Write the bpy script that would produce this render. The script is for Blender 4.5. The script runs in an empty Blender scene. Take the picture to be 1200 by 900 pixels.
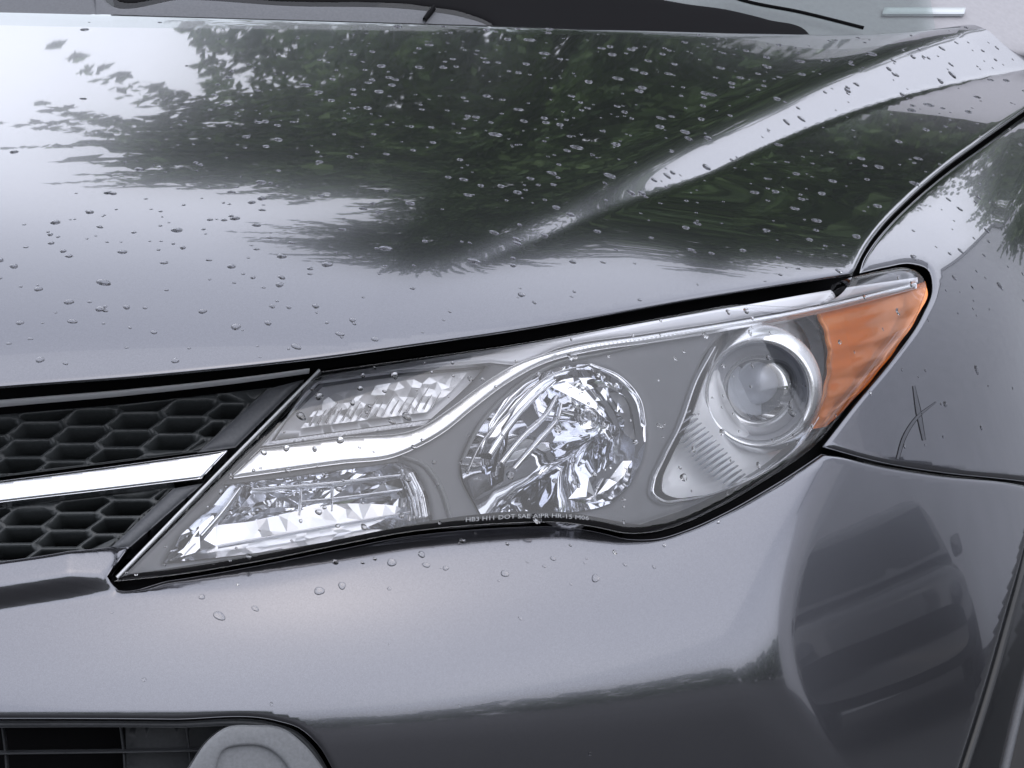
import bpy, bmesh, math, random
import numpy as np
from mathutils import Vector, Matrix
from mathutils.geometry import delaunay_2d_cdt
random.seed(7); RNG = np.random.default_rng(11)
scene = bpy.context.scene
COL = scene.collection

# ---------------------------------------------------------------- camera
CAM = np.array([1.134, -2.761, 1.312]); YAW, PITCH, ROLL, FPX = -0.181, 0.139, 0.0, 4854.0
_d = np.array([math.sin(YAW)*math.cos(PITCH), math.cos(YAW)*math.cos(PITCH), -math.sin(PITCH)])
_r = np.array([math.cos(YAW), -math.sin(YAW), 0.0]); _u = np.cross(_r, _d)
_c, _s = math.cos(ROLL), math.sin(ROLL)
_r, _u = _c*_r + _s*_u, -_s*_r + _c*_u
cd = bpy.data.cameras.new('camera'); cam = bpy.data.objects.new('camera', cd); COL.objects.link(cam)
cd.sensor_width = 36.0; cd.lens = 36.0*FPX/1200.0; cd.clip_start = 0.05; cd.clip_end = 500.0
M = Matrix.Identity(4)
for i in range(3):
    M[i][0], M[i][1], M[i][2], M[i][3] = _r[i], _u[i], -_d[i], CAM[i]
cam.matrix_world = M
scene.camera = cam

# ---------------------------------------------------------------- sky, sun, exposure (bright overcast)
SUN_EL, SUN_AZ = math.radians(60.0), math.radians(142.0)
world = bpy.data.worlds.new('World'); scene.world = world; world.use_nodes = True
nt = world.node_tree; nt.nodes.clear()
wo = nt.nodes.new('ShaderNodeOutputWorld'); bg = nt.nodes.new('ShaderNodeBackground')
sky = nt.nodes.new('ShaderNodeTexSky'); sky.sky_type = 'NISHITA'; sky.sun_disc = False
sky.sun_elevation = SUN_EL; sky.sun_rotation = SUN_AZ; sky.dust_density = 6.0; sky.air_density = 1.0
mix = nt.nodes.new('ShaderNodeMixRGB'); mix.inputs['Fac'].default_value = 0.88
cl = nt.nodes.new('ShaderNodeTexNoise'); cl.inputs['Scale'].default_value = 1.6; cl.inputs['Detail'].default_value = 5.0
rp = nt.nodes.new('ShaderNodeValToRGB')
rp.color_ramp.elements[0].position = 0.25; rp.color_ramp.elements[0].color = (8.5, 8.85, 10.2, 1)
rp.color_ramp.elements[1].position = 0.75; rp.color_ramp.elements[1].color = (10.7, 11.0, 12.2, 1)
tc = nt.nodes.new('ShaderNodeTexCoord')
nt.links.new(tc.outputs['Generated'], cl.inputs['Vector']); nt.links.new(cl.outputs['Fac'], rp.inputs['Fac'])
nt.links.new(sky.outputs[0], mix.inputs['Color1']); nt.links.new(rp.outputs['Color'], mix.inputs['Color2'])
nt.links.new(mix.outputs[0], bg.inputs['Color']); bg.inputs['Strength'].default_value = 0.14
nt.links.new(bg.outputs[0], wo.inputs['Surface'])
sd = bpy.data.lights.new('sun', 'SUN'); so = bpy.data.objects.new('sun', sd); COL.objects.link(so)
sd.energy = 0.5; sd.angle = math.radians(100.0); sd.color = (1.0, 0.97, 0.93)
sdir = Vector((math.sin(SUN_AZ)*math.cos(SUN_EL), math.cos(SUN_AZ)*math.cos(SUN_EL), math.sin(SUN_EL)))
so.rotation_euler = sdir.to_track_quat('Z', 'Y').to_euler()
scene.view_settings.view_transform = 'Standard'; scene.view_settings.look = 'None'
scene.view_settings.exposure = 0.15; scene.view_settings.gamma = 1.0
scene.view_settings.use_curve_mapping = False
scene.cycles.max_bounces = 10; scene.cycles.transparent_max_bounces = 12
scene.cycles.glossy_bounces = 6; scene.cycles.transmission_bounces = 8

# ---------------------------------------------------------------- body form, car space: x across, y rearward, z up
def smin(a, b, k):
    h = np.maximum(k - np.abs(a - b), 0.0)/k
    return np.minimum(a, b) - h*h*k*0.25
def plan(x): return 0.37*(np.abs(x)/0.865)**2.7
def g_lamp(p):
    x, y, z = p[..., 0], p[..., 1], p[..., 2]
    w = z - 0.76
    return y - (plan(x) + 0.050 + 0.47*w + 0.6*w*w)
def g_bump(p):
    x, y, z = p[..., 0], p[..., 1], p[..., 2]
    w = z - 0.6405
    return y - (plan(x) + np.where(w > 0, 3.85, 1.5)*w*w - 0.0015)
def g_side(p):
    x, y, z = p[..., 0], p[..., 1], p[..., 2]
    s = 0.68 - y; tap = 0.53*(s + np.sqrt(s*s + 0.035))*0.5
    w = np.maximum(z - 0.317, -0.05)
    return (1.036 - tap - 0.30*w*w + 0.08*0.5*((y - 0.66) + np.sqrt((y - 0.66)**2 + 0.02))) - x
CREASE = None; LOWERED = False
def step_down(y):
    fade = np.clip((y - 0.24)/0.22, 0, 1); fade = fade*fade*(3 - 2*fade)
    f2 = np.clip((y - 0.43)/0.32, 0, 1); f2 = f2*f2*(3 - 2*f2)
    return 0.12*fade + 0.44*f2, np.interp(y, [0.3, 0.55, 0.8, 1.2, 1.5], [0.020, 0.024, 0.028, 0.040, 0.055])
def zhood(x, y):
    q = np.clip((np.abs(x) - 0.48)/0.22, 0, 1); q = q*q*(3 - 2*q)
    yp = y - (0.05 + 0.27*(np.minimum(np.abs(x), 0.9)/0.865)**2.7 + 0.075*q)
    z = HZ0 + 0.12*yp + np.where(yp > 0, 0.09*(1 - np.exp(-np.maximum(yp, 0)/0.15)), 0.6*yp)
    z = z - 0.035*(x/0.7)**2
    s, wd = step_down(y); sp = lambda u: 0.5*(u + np.sqrt(u*u + 0.0002))
    if LOWERED: return z - s*sp(wd)
    if CREASE is not None:                     # raised centre of the hood, stepping down to a crease
        d = np.polyval(CREASE, y) - np.abs(x)
        z = z - s*sp(np.minimum(wd - d, wd))
    return z
HZ0 = 0.905; LIP_Y0 = 0.25
def g_top(p): return zhood(p[..., 0], p[..., 1]) - p[..., 2]
def F_bump(p): return smin(g_bump(p), g_side(p), 0.016)
def F_lamp(p): return smin(g_lamp(p), g_side(p), 0.08)
def F_hood(p): return g_top(p)
def F_fend(p): return smin(smin(g_lamp(p), g_side(p), 0.08), g_top(p), 0.10)

def rays(px):
    px = np.asarray(px, float)
    v = _d[None] + _r[None]*((px[:, 0:1] - 600)/FPX) + _u[None]*((450 - px[:, 1:2])/FPX)
    return v/np.linalg.norm(v, axis=1, keepdims=True)
def cast(px, F, level=0.0, t0=1.8, t1=6.5, n=240):
    D = rays(px); N = len(D)
    lo = np.full(N, t0); hi = np.full(N, np.nan)
    prev = F(CAM + D*t0) - level
    for t in np.linspace(t0, t1, n)[1:]:
        v = F(CAM + D*t) - level
        hit = np.isnan(hi) & (v >= 0) & (prev < 0)
        hi[hit] = t; lo = np.where(np.isnan(hi), t, lo); prev = v
        if not np.isnan(hi).any(): break
    miss = np.isnan(hi); hi = np.where(miss, t1, hi); lo = np.where(miss, t1, lo)
    for _ in range(40):
        m = 0.5*(lo + hi); v = F(CAM + D*m[:, None]) - level
        up = v >= 0; hi = np.where(up, m, hi); lo = np.where(up, lo, m)
    return CAM + D*(0.5*(lo + hi))[:, None], miss
def grad(p, F, e=4e-4):
    g = np.stack([F(p + e*np.eye(3)[i]) - F(p - e*np.eye(3)[i]) for i in range(3)], -1)
    return g/np.linalg.norm(g, axis=-1, keepdims=True)     # points INTO the body
def proj(P):
    v = np.asarray(P) - CAM; z = v@_d
    return np.stack([600 + FPX*(v@_r)/z, 450 - FPX*(v@_u)/z], -1)

# ---------------------------------------------------------------- materials
def mat(name): 
    m = bpy.data.materials.new(name); m.use_nodes = True
    return m, m.node_tree, m.node_tree.nodes['Principled BSDF']
def simple(name, col, rough=0.5, metal=0.0, coat=0.0, spec=0.5, noise=0.0, nscale=300.0, bump=0.0):
    m, t, b = mat(name)
    b.inputs['Base Color'].default_value = (*col, 1); b.inputs['Roughness'].default_value = rough
    b.inputs['Metallic'].default_value = metal; b.inputs['Coat Weight'].default_value = coat
    b.inputs['Specular IOR Level'].default_value = spec
    if noise or bump:
        co = t.nodes.new('ShaderNodeTexCoord'); n = t.nodes.new('ShaderNodeTexNoise')
        n.inputs['Scale'].default_value = nscale; n.inputs['Detail'].default_value = 6
        t.links.new(co.outputs['Object'], n.inputs['Vector'])
        if noise:
            r = t.nodes.new('ShaderNodeValToRGB')
            r.color_ramp.elements[0].position = 0.3; r.color_ramp.elements[1].position = 0.7
            r.color_ramp.elements[0].color = (*[c*(1-noise) for c in col], 1)
            r.color_ramp.elements[1].color = (*[min(1, c*(1+noise)) for c in col], 1)
            t.links.new(n.outputs['Fac'], r.inputs['Fac']); t.links.new(r.outputs['Color'], b.inputs['Base Color'])
        if bump:
            bp = t.nodes.new('ShaderNodeBump'); bp.inputs['Strength'].default_value = bump; bp.inputs['Distance'].default_value = 0.002
            t.links.new(n.outputs['Fac'], bp.inputs['Height']); t.links.new(bp.outputs['Normal'], b.inputs['Normal'])
    return m
def paint_mat():
    m, t, b = mat('metallic_grey_paint')
    b.inputs['Metallic'].default_value = 0.92; b.inputs['Roughness'].default_value = 0.17
    b.inputs['Coat Weight'].default_value = 1.0; b.inputs['Coat Roughness'].default_value = 0.012; b.inputs['Coat IOR'].default_value = 1.55
    co = t.nodes.new('ShaderNodeTexCoord'); v = t.nodes.new('ShaderNodeTexVoronoi'); v.inputs['Scale'].default_value = 1400
    t.links.new(co.outputs['Object'], v.inputs['Vector'])
    r = t.nodes.new('ShaderNodeValToRGB')
    r.color_ramp.elements[0].color = (0.158, 0.162, 0.183, 1); r.color_ramp.elements[1].color = (0.185, 0.189, 0.212, 1)
    t.links.new(v.outputs['Color'], r.inputs['Fac'])
    n = t.nodes.new('ShaderNodeTexNoise'); n.inputs['Scale'].default_value = 9; n.inputs['Detail'].default_value = 3   # dirt film
    t.links.new(co.outputs['Object'], n.inputs['Vector'])
    cr = t.nodes.new('ShaderNodeMapRange'); cr.inputs['To Min'].default_value = 0.006; cr.inputs['To Max'].default_value = 0.03
    t.links.new(n.outputs['Fac'], cr.inputs['Value']); t.links.new(cr.outputs[0], b.inputs['Coat Roughness'])
    t.links.new(r.outputs['Color'], b.inputs['Base Color'])
    n2 = t.nodes.new('ShaderNodeTexNoise'); n2.inputs['Scale'].default_value = 900; n2.inputs['Detail'].default_value = 2
    t.links.new(co.outputs['Object'], n2.inputs['Vector'])
    bp = t.nodes.new('ShaderNodeBump'); bp.inputs['Strength'].default_value = 0.03; bp.inputs['Distance'].default_value = 0.0006
    t.links.new(n2.outputs['Fac'], bp.inputs['Height']); t.links.new(bp.outputs['Normal'], b.inputs['Normal'])
    return m
def clear_mat(name, tint=(1, 1, 1), rough=0.0, ior=1.5):
    m = bpy.data.materials.new(name); m.use_nodes = True; t = m.node_tree; t.nodes.clear()
    o = t.nodes.new('ShaderNodeOutputMaterial'); mx = t.nodes.new('ShaderNodeMixShader')
    f = t.nodes.new('ShaderNodeFresnel'); f.inputs['IOR'].default_value = ior
    tr = t.nodes.new('ShaderNodeBsdfTransparent'); tr.inputs['Color'].default_value = (*tint, 1)
    gl = t.nodes.new('ShaderNodeBsdfGlossy'); gl.inputs['Roughness'].default_value = rough
    t.links.new(f.outputs[0], mx.inputs['Fac']); t.links.new(tr.outputs[0], mx.inputs[1]); t.links.new(gl.outputs[0], mx.inputs[2])
    t.links.new(mx.outputs[0], o.inputs['Surface'])
    return m
def glass_mat(name, ior=1.45, rough=0.0, col=(1, 1, 1)):
    m, t, b = mat(name)
    b.inputs['Transmission Weight'].default_value = 1.0; b.inputs['IOR'].default_value = ior
    b.inputs['Roughness'].default_value = rough; b.inputs['Base Color'].default_value = (*col, 1)
    return m
PAINT = paint_mat()
GAP = simple('black_gap', (0.006, 0.006, 0.007), 0.8, spec=0.1)
BLACK = simple('black_plastic', (0.045, 0.05, 0.052), 0.36, noise=0.2, nscale=500, bump=0.05)
GLOSSBLACK = simple('gloss_black_plastic', (0.015, 0.016, 0.018), 0.16)
GREYPL = simple('grey_plastic', (0.10, 0.105, 0.115), 0.5, noise=0.12, nscale=420, bump=0.06)
LTGREYPL = simple('light_grey_plastic', (0.24, 0.25, 0.265), 0.45, noise=0.1, nscale=420, bump=0.06)
DKGREYPL = simple('dark_grey_plastic', (0.045, 0.048, 0.053), 0.5, noise=0.12, nscale=420)
CHROME = simple('chrome', (0.86, 0.87, 0.90), 0.06, metal=1.0)
SATIN = simple('satin_chrome', (0.80, 0.82, 0.86), 0.22, metal=1.0)
BEZEL = simple('bezel_grey', (0.165, 0.172, 0.19), 0.45, noise=0.06, nscale=60)
SILVER = simple('bezel_silver', (0.72, 0.73, 0.77), 0.36, metal=0.3)
MIRROR = simple('reflector_mirror', (0.88, 0.89, 0.92), 0.025, metal=1.0)
LENS = clear_mat('clear_lens', (0.97, 0.975, 0.985), 0.004, 1.80)
WGLASS = clear_mat('windshield_glass', (0.80, 0.86, 0.85), 0.002, 1.52)
OPTIC = glass_mat('optic_glass', 1.5, 0.0)
PROJGL = clear_mat('projector_glass', (0.92, 0.94, 0.97), 0.03, 1.9)
RUBBER = simple('black_rubber', (0.012, 0.012, 0.013), 0.55)
WATER = glass_mat('water', 1.333, 0.0)
PLATE = simple('white_plate', (0.62, 0.66, 0.68), 0.4)
DASH = simple('dashboard_grey', (0.36, 0.355, 0.375), 0.6, noise=0.05, nscale=200)
DARKINT = simple('dark_interior', (0.02, 0.02, 0.022), 0.7)
LETTER = simple('moulded_lettering', (0.36, 0.37, 0.39), 0.4)
CROSS_REFL = simple('painted_reflection', (0.125, 0.128, 0.145), 0.20, metal=0.8, coat=0.6)
SHROUD = simple('shroud_silver', (0.93, 0.94, 0.96), 0.32, metal=0.2)
BRIGHT = simple('bright_silver', (0.93, 0.94, 0.96), 0.26, metal=0.85)
EDGE = simple('glint_and_trim', (0.75, 0.77, 0.8), 0.2)
TRIM = simple('silver_trim', (0.55, 0.57, 0.6), 0.3, metal=0.3)
OPTICSIL = simple('optic_silver', (0.82, 0.83, 0.86), 0.30, metal=0.7)
def amber_mat():
    m, t, b = mat('amber_plastic')
    b.inputs['Base Color'].default_value = (0.93, 0.30, 0.060, 1); b.inputs['Roughness'].default_value = 0.20
    b.inputs['Metallic'].default_value = 0.30; b.inputs['Coat Weight'].default_value = 0.6
    co = t.nodes.new('ShaderNodeTexCoord'); w = t.nodes.new('ShaderNodeTexWave'); w.bands_direction = 'Z'
    w.inputs['Scale'].default_value = 45; w.inputs['Distortion'].default_value = 0.6; w.inputs['Detail'].default_value = 1
    bp = t.nodes.new('ShaderNodeBump'); bp.inputs['Strength'].default_value = 0.12; bp.inputs['Distance'].default_value = 0.001
    t.links.new(co.outputs['Object'], w.inputs['Vector']); t.links.new(w.outputs['Fac'], bp.inputs['Height']); t.links.new(bp.outputs['Normal'], b.inputs['Normal'])
    return m
AMBER = amber_mat()

# ---------------------------------------------------------------- mesh helpers
def smooth(pts, closed=True, step=5.0):
    """Catmull-Rom through pixel points; a third item marks a sharp corner."""
    P = [np.array(p[:2], float) for p in pts]; C = [len(p) > 2 for p in pts]; n = len(P); out = []
    rng = range(n if closed else n - 1)
    for i in rng:
        p1, p2 = P[i], P[(i+1) % n]
        p0 = P[i-1] if (closed or i > 0) else 2*p1 - p2
        p3 = P[(i+2) % n] if (closed or i + 2 < n) else 2*p2 - p1
        if C[i]: p0 = 2*p1 - p2
        if C[(i+1) % n]: p3 = 2*p2 - p1
        L = np.linalg.norm(p2 - p1); k = max(1, int(round(L/step)))
        l0, l1, l2 = max(np.linalg.norm(p1-p0), 1e-6), max(L, 1e-6), max(np.linalg.norm(p3-p2), 1e-6)
        m1 = l1*((p1-p0)/l0*l1 + (p2-p1)/l1*l0)/(l0+l1); m2 = l1*((p2-p1)/l1*l2 + (p3-p2)/l2*l1)/(l1+l2)
        for j in range(k):
            t = j/k
            out.append((2*t**3-3*t*t+1)*p1 + (t**3-2*t*t+t)*m1 + (-2*t**3+3*t*t)*p2 + (t**3-t*t)*m2)
    if not closed: out.append(P[-1])
    return np.array(out)
def inside(pt, poly):
    x, y = pt[:, 0][:, None], pt[:, 1][:, None]
    a, b = poly, np.roll(poly, -1, 0)
    c = ((a[:, 1] > y) != (b[:, 1] > y)) & (x < (b[:, 0]-a[:, 0])*(y-a[:, 1])/(b[:, 1]-a[:, 1]+1e-12) + a[:, 0])
    return c.sum(1) % 2 == 1
def edge_dist(pt, poly):
    a, b = poly, np.roll(poly, -1, 0); out = np.full(len(pt), 1e9)
    for i in range(len(a)):
        ab = b[i]-a[i]; t = np.clip(((pt-a[i])@ab)/(ab@ab+1e-12), 0, 1)
        out = np.minimum(out, np.linalg.norm(pt-a[i]-t[:, None]*ab, axis=1))
    return out
def tri_region(poly, step, holes=(), jitter=0.0, rings=()):
    """triangulate a region with inner grid points -> pts, tris, loops (outer first)"""
    lo, hi = poly.min(0), poly.max(0)
    gx, gy = np.meshgrid(np.arange(lo[0]+step*.5, hi[0], step), np.arange(lo[1]+step*.5, hi[1], step*0.87))
    gx = gx + (np.arange(gx.shape[0]) % 2)[:, None]*step*0.5
    g = np.stack([gx.ravel(), gy.ravel()], 1)
    if jitter: g = g + RNG.uniform(-jitter, jitter, g.shape)*step
    rm = max(rings) if len(rings) else 0.0
    ok = inside(g, poly); idx = np.where(ok)[0]; ok[idx] = edge_dist(g[idx], poly) > step*0.45 + rm
    for h in holes:
        bb = (g[:, 0] > h[:, 0].min()-step) & (g[:, 0] < h[:, 0].max()+step) & (g[:, 1] > h[:, 1].min()-step) & (g[:, 1] < h[:, 1].max()+step)
        idx = np.where(bb)[0]
        if len(idx):
            bad = inside(g[idx], h) | (edge_dist(g[idx], h) < step*0.45 + rm); ok[idx[bad]] = False
    g = g[ok]
    extra = []
    for L in [poly, *holes]:
        t = np.roll(L, -1, 0) - np.roll(L, 1, 0); t = t/(np.linalg.norm(t, axis=1, keepdims=True)+1e-9); nn = np.stack([-t[:, 1], t[:, 0]], 1)
        for r in rings:
            for sg in (1, -1):
                q = L + nn*r*sg
                k = inside(q, poly)
                for h in holes: k &= ~inside(q, h)
                q = q[k]
                if len(q):
                    dd = edge_dist(q, poly)
                    for h in holes: dd = np.minimum(dd, edge_dist(q, h))
                    extra.append(q[dd > r*0.9])
    if extra: g = np.concatenate([g, *extra])
    allp = [poly, *holes, g]; edges = []; off = 0; loops = []
    for L in [poly, *holes]:
        n = len(L); edges += [(off+i, off+(i+1) % n) for i in range(n)]; loops.append(list(range(off, off+n))); off += n
    V = np.concatenate(allp)
    vs, es, fs, ov, oe, of = delaunay_2d_cdt([Vector(v) for v in V], edges, [], 0, 1e-6)
    pts = np.array([tuple(v) for v in vs]); tris = np.array([f for f in fs if len(f) == 3])
    c = pts[tris].mean(1); keep = inside(c, poly)
    for h in holes: keep &= ~inside(c, h)
    back = {}
    for i, o in enumerate(ov):
        for k in o: back[k] = i
    return pts, tris[keep], [[back[i] for i in L] for L in loops]
def link(name, verts, faces, material, parent=None, smoothed=True):
    me = bpy.data.meshes.new(name); me.from_pydata([tuple(v) for v in verts], [], [tuple(int(i) for i in f) for f in faces]); me.update()
    if material: me.materials.append(material)
    if smoothed: me.polygons.foreach_set('use_smooth', [True]*len(me.polygons))
    o = bpy.data.objects.new(name, me); COL.objects.link(o)
    if parent is not None:
        o.parent = parent
    return o
def panel(name, poly, F, material, parent, step=8.0, level=0.0, thick=0.008, roll=0.0015, rollw=4.0, holes=(), disp=None, jitter=0.0, flat=False, wall=True, samp=5.0, pre=False, hem=False):
    """a sheet lying on the body form inside an outline, with rolled edges and a folded-back rim"""
    P = poly if pre else smooth(poly, True, samp)
    H = [h if pre else smooth(h, True, samp) for h in holes]
    pts, tris, loops = tri_region(P, step, H, jitter, (rollw*0.25, rollw*0.55, rollw) if roll else ())
    p3, miss = cast(pts, F, level)
    nrm = -grad(p3, F)
    if disp is not None: p3 = p3 + nrm*disp(pts, p3)[:, None]
    if roll:
        d = edge_dist(pts, P)
        for h in H: d = np.minimum(d, edge_dist(pts, h))
        k = np.clip(1 - d/rollw, 0, 1); p3 = p3 - nrm*(roll*k*k)[:, None]
    tris = [t for t in tris if not miss[t].any()]
    # orient towards the camera
    T = np.array(tris); fn = np.cross(p3[T[:, 1]]-p3[T[:, 0]], p3[T[:, 2]]-p3[T[:, 0]])
    flip = (fn*(CAM - p3[T[:, 0]])).sum(1) < 0
    T[flip] = T[flip][:, ::-1]
    verts = list(p3); faces = [tuple(t) for t in T]
    if wall:
        for li, L in enumerate(loops):
            base = len(verts); L2 = [i for i in L]
            for i in L2: verts.append(p3[i] + (np.array([0, 0.92, 0.0]) - nrm[i]*0.25)*thick if hem else p3[i] - nrm[i]*thick)
            n = len(L2)
            for a in range(n):
                b = (a+1) % n
                if miss[L2[a]] or miss[L2[b]]: continue
                faces.append((L2[a], base+a, base+b, L2[b]))
    o = link(name, verts, faces, material, parent, not flat)
    return o
def strip(name, pts, widths, F, material, parent, level=0.0, thick=0.003, samp=5.0, bulge=0.0015):
    """a bar along a pixel path, lying on the form: rounded section"""
    C = smooth(pts, False, samp); n = len(C)
    w = np.interp(np.linspace(0, 1, n), np.linspace(0, 1, len(widths)), widths)
    t = np.gradient(C, axis=0); t /= np.linalg.norm(t, axis=1, keepdims=True); nn = np.stack([-t[:, 1], t[:, 0]], 1)
    rows = []; K = 6
    c3, _ = cast(C, F, level); nr = -grad(c3, F)
    for k in range(K+1):
        s = k/K*2 - 1
        q, _ = cast(C + nn*(w*0.5*s)[:, None], F, level)
        rows.append(q + nr*(thick + bulge*(1-s*s))[..., None] if False else q + nr*(thick + bulge*(1 - s*s)))
    rows = [rows[0] - nr*(thick*2)] + rows + [rows[-1] - nr*(thick*2)]
    V = np.concatenate(rows); R = len(rows); faces = []
    for r in range(R-1):
        for i in range(n-1):
            faces.append((r*n+i, r*n+i+1, (r+1)*n+i+1, (r+1)*n+i))
    return link(name, V, faces, material, parent)
def bowl(name, poly, F, material, parent, l0, l1, center, rings=5, segs=None, amp=0.0, power=2.0, flat=False, samp=6.0, shrink=0.12):
    """a dished reflector: the outline at level l0 sinking to l1 towards a centre"""
    P = smooth(poly, True, samp); n = len(P); c = np.array(center, float); V = []; faces = []
    for r in range(rings+1):
        f = 1 - r/rings*(1-shrink)
        lv = l0 + (l1-l0)*(1 - f**power)
        q = c + (P-c)*f
        a = RNG.uniform(-amp, amp, n)*(1 if 0 < r else 0)
        p3, _ = cast(q, F, lv + a)
        V.append(p3)
    for r in range(rings):
        for i in range(n):
            j = (i+1) % n
            faces.append((r*n+i, r*n+j, (r+1)*n+j, (r+1)*n+i))
    faces.append(tuple(rings*n+i for i in range(n)))
    return link(name, np.concatenate(V), faces, material, parent, not flat)
def empty(name, parent=None, loc=(0, 0, 0)):
    o = bpy.data.objects.new(name, None); COL.objects.link(o); o.location = loc
    if parent is not None: o.parent = parent
    return o
def tag(o, label=None, cat=None, group=None, kind=None):
    for k, v in (('label', label), ('category', cat), ('group', group), ('kind', kind)):
        if v: o[k] = v
    return o
def tube(name, P, R, material, parent, segs=12, cap=True):
    P = np.array(P, float); n = len(P); R = np.broadcast_to(R, n)
    V = []; faces = []
    for i in range(n):
        t = P[min(i+1, n-1)] - P[max(i-1, 0)]; t = t/np.linalg.norm(t)
        a = np.cross(t, [0.13, 0.2, 0.97]); a /= np.linalg.norm(a); b = np.cross(t, a)
        for k in range(segs):
            w = 2*math.pi*k/segs; V.append(P[i] + R[i]*(a*math.cos(w)+b*math.sin(w)))
    for i in range(n-1):
        for k in range(segs):
            l = (k+1) % segs; faces.append((i*segs+k, i*segs+l, (i+1)*segs+l, (i+1)*segs+k))
    if cap: faces += [tuple(range(segs))[::-1], tuple((n-1)*segs+k for k in range(segs))]
    return link(name, V, faces, material, parent)
def lathe(name, prof, origin, axis, material, parent, segs=48, flat=False):
    """prof: (radius, height along axis)"""
    ax = np.array(axis, float); ax /= np.linalg.norm(ax)
    a = np.cross(ax, [0, 0, 1.0]); a /= np.linalg.norm(a); b = np.cross(ax, a); o = np.array(origin, float)
    V = []; faces = []
    for r, h in prof:
        for k in range(segs):
            w = 2*math.pi*k/segs; V.append(o + ax*h + max(r, 1e-5)*(a*math.cos(w)+b*math.sin(w)))
    for i in range(len(prof)-1):
        for k in range(segs):
            l = (k+1) % segs; faces.append((i*segs+k, i*segs+l, (i+1)*segs+l, (i+1)*segs+k))
    return link(name, V, faces, material, parent, not flat)

# ================================================================ setting
def ground():
    m, t, b = mat('wet_asphalt')
    co = t.nodes.new('ShaderNodeTexCoord'); n = t.nodes.new('ShaderNodeTexNoise'); n.inputs['Scale'].default_value = 60; n.inputs['Detail'].default_value = 8
    n2 = t.nodes.new('ShaderNodeTexNoise'); n2.inputs['Scale'].default_value = 0.5; n2.inputs['Detail'].default_value = 4
    r = t.nodes.new('ShaderNodeValToRGB'); r.color_ramp.elements[0].color = (0.010, 0.010, 0.011, 1); r.color_ramp.elements[1].color = (0.040, 0.040, 0.038, 1)
    rr = t.nodes.new('ShaderNodeMapRange'); rr.inputs['To Min'].default_value = 0.55; rr.inputs['To Max'].default_value = 0.8
    for q in (n, n2): t.links.new(co.outputs['Object'], q.inputs['Vector'])
    t.links.new(n.outputs['Fac'], r.inputs['Fac']); t.links.new(r.outputs['Color'], b.inputs['Base Color'])
    t.links.new(n2.outputs['Fac'], rr.inputs['Value']); t.links.new(rr.outputs[0], b.inputs['Roughness'])
    bp = t.nodes.new('ShaderNodeBump'); bp.inputs['Strength'].default_value = 0.5; bp.inputs['Distance'].default_value = 0.01
    t.links.new(n.outputs['Fac'], bp.inputs['Height']); t.links.new(bp.outputs['Normal'], b.inputs['Normal'])
    S = 200.0
    o = link('ground', [(-S, -S, 0), (S, -S, 0), (S, S, 0), (-S, S, 0)], [(0, 1, 2, 3)], m)
    tag(o, 'wet dark asphalt the car is parked on', None, None, 'structure')
ground()

# ================================================================ the car
car = empty('parked_car'); tag(car, 'wet metallic grey car with clear headlight, hex grille and beaded raindrops', 'car')

# hood crease: found on the plain hood, then the lip is added to the form
CR = [(1290, 54), (1200, 78), (1080, 112), (960, 150), (860, 185), (760, 225), (680, 265), (620, 293), (560, 312), (500, 322)]
LOWERED = True; c3, _m = cast(CR, F_hood); LOWERED = False
_y = c3[:, 1]; _y0, _k = 0.25, 1
CREASE = np.polyfit(_y, c3[:, 0], 4)
HOOD = [(-160, 466), (0, 452), (180, 438), (370, 418), (480, 403), (600, 386), (740, 362), (800, 351), (900, 334.5), (999, 319, 1), (1003, 310), (1013, 290),
        (1032, 264), (1062, 233), (1102, 198), (1152, 161), (1200, 127), (1290, 66, 1), (1290, -4, 1), (1200, 15), (1140, 26), (1030, 38), (900, 38), (750, 34), (600, 29), (300, 20), (0, 12), (-160, 9, 1)]
HOOD[0] = (-160, 466, 1)
hood = panel('hood', HOOD, F_hood, PAINT, car, hem=True, step=6.0, thick=0.012, roll=0.0014, rollw=4.0)
FEND = [(1009, 318, 1), (1012, 306), (1022, 288), (1041, 264), (1071, 234), (1110, 201), (1160, 165), (1208, 130), (1290, 77, 1), (1320, 60, 1),
        (1320, 330, 1), (1270, 430), (1228, 530), (1218, 566, 1), (1200, 563.5), (1100, 552.5), (1030, 540.5), (966, 523, 1), (1001, 478), (1051, 417),
        (1083, 369), (1094.5, 337), (1089, 314), (1069, 307), (1040, 311)]
fender = panel('fender', FEND, F_fend, PAINT, car, hem=True, step=6.0, thick=0.012, roll=0.002, rollw=5.0)
def bump_disp(px, p3):
    x, v = px[:, 0], px[:, 1]
    yg = np.interp(x, [-160, 0, 125, 220], [727, 707, 688, 676])
    h = 0.016*np.clip((178 - x)/95, 0, 1)
    s = np.clip((yg + 9 - v)/18, 0, 1); s = s*s*(3 - 2*s)
    # shelf rolling in under the headlight
    lo = np.interp(x, [120, 200, 300, 400, 480, 560, 620, 660, 700, 740, 775, 805, 850, 900, 945, 966],
                   [692, 684, 668, 648, 630, 620, 616, 615, 626, 635, 633, 624, 604, 575, 546, 531])
    k = np.clip(1 - (v - lo)/np.interp(x, [150, 300, 700, 850, 950], [8, 26, 30, 14, 6]), 0, 1)
    k = np.where(x < 135, 0, k)
    return h*s - 0.002*k*k
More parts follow.
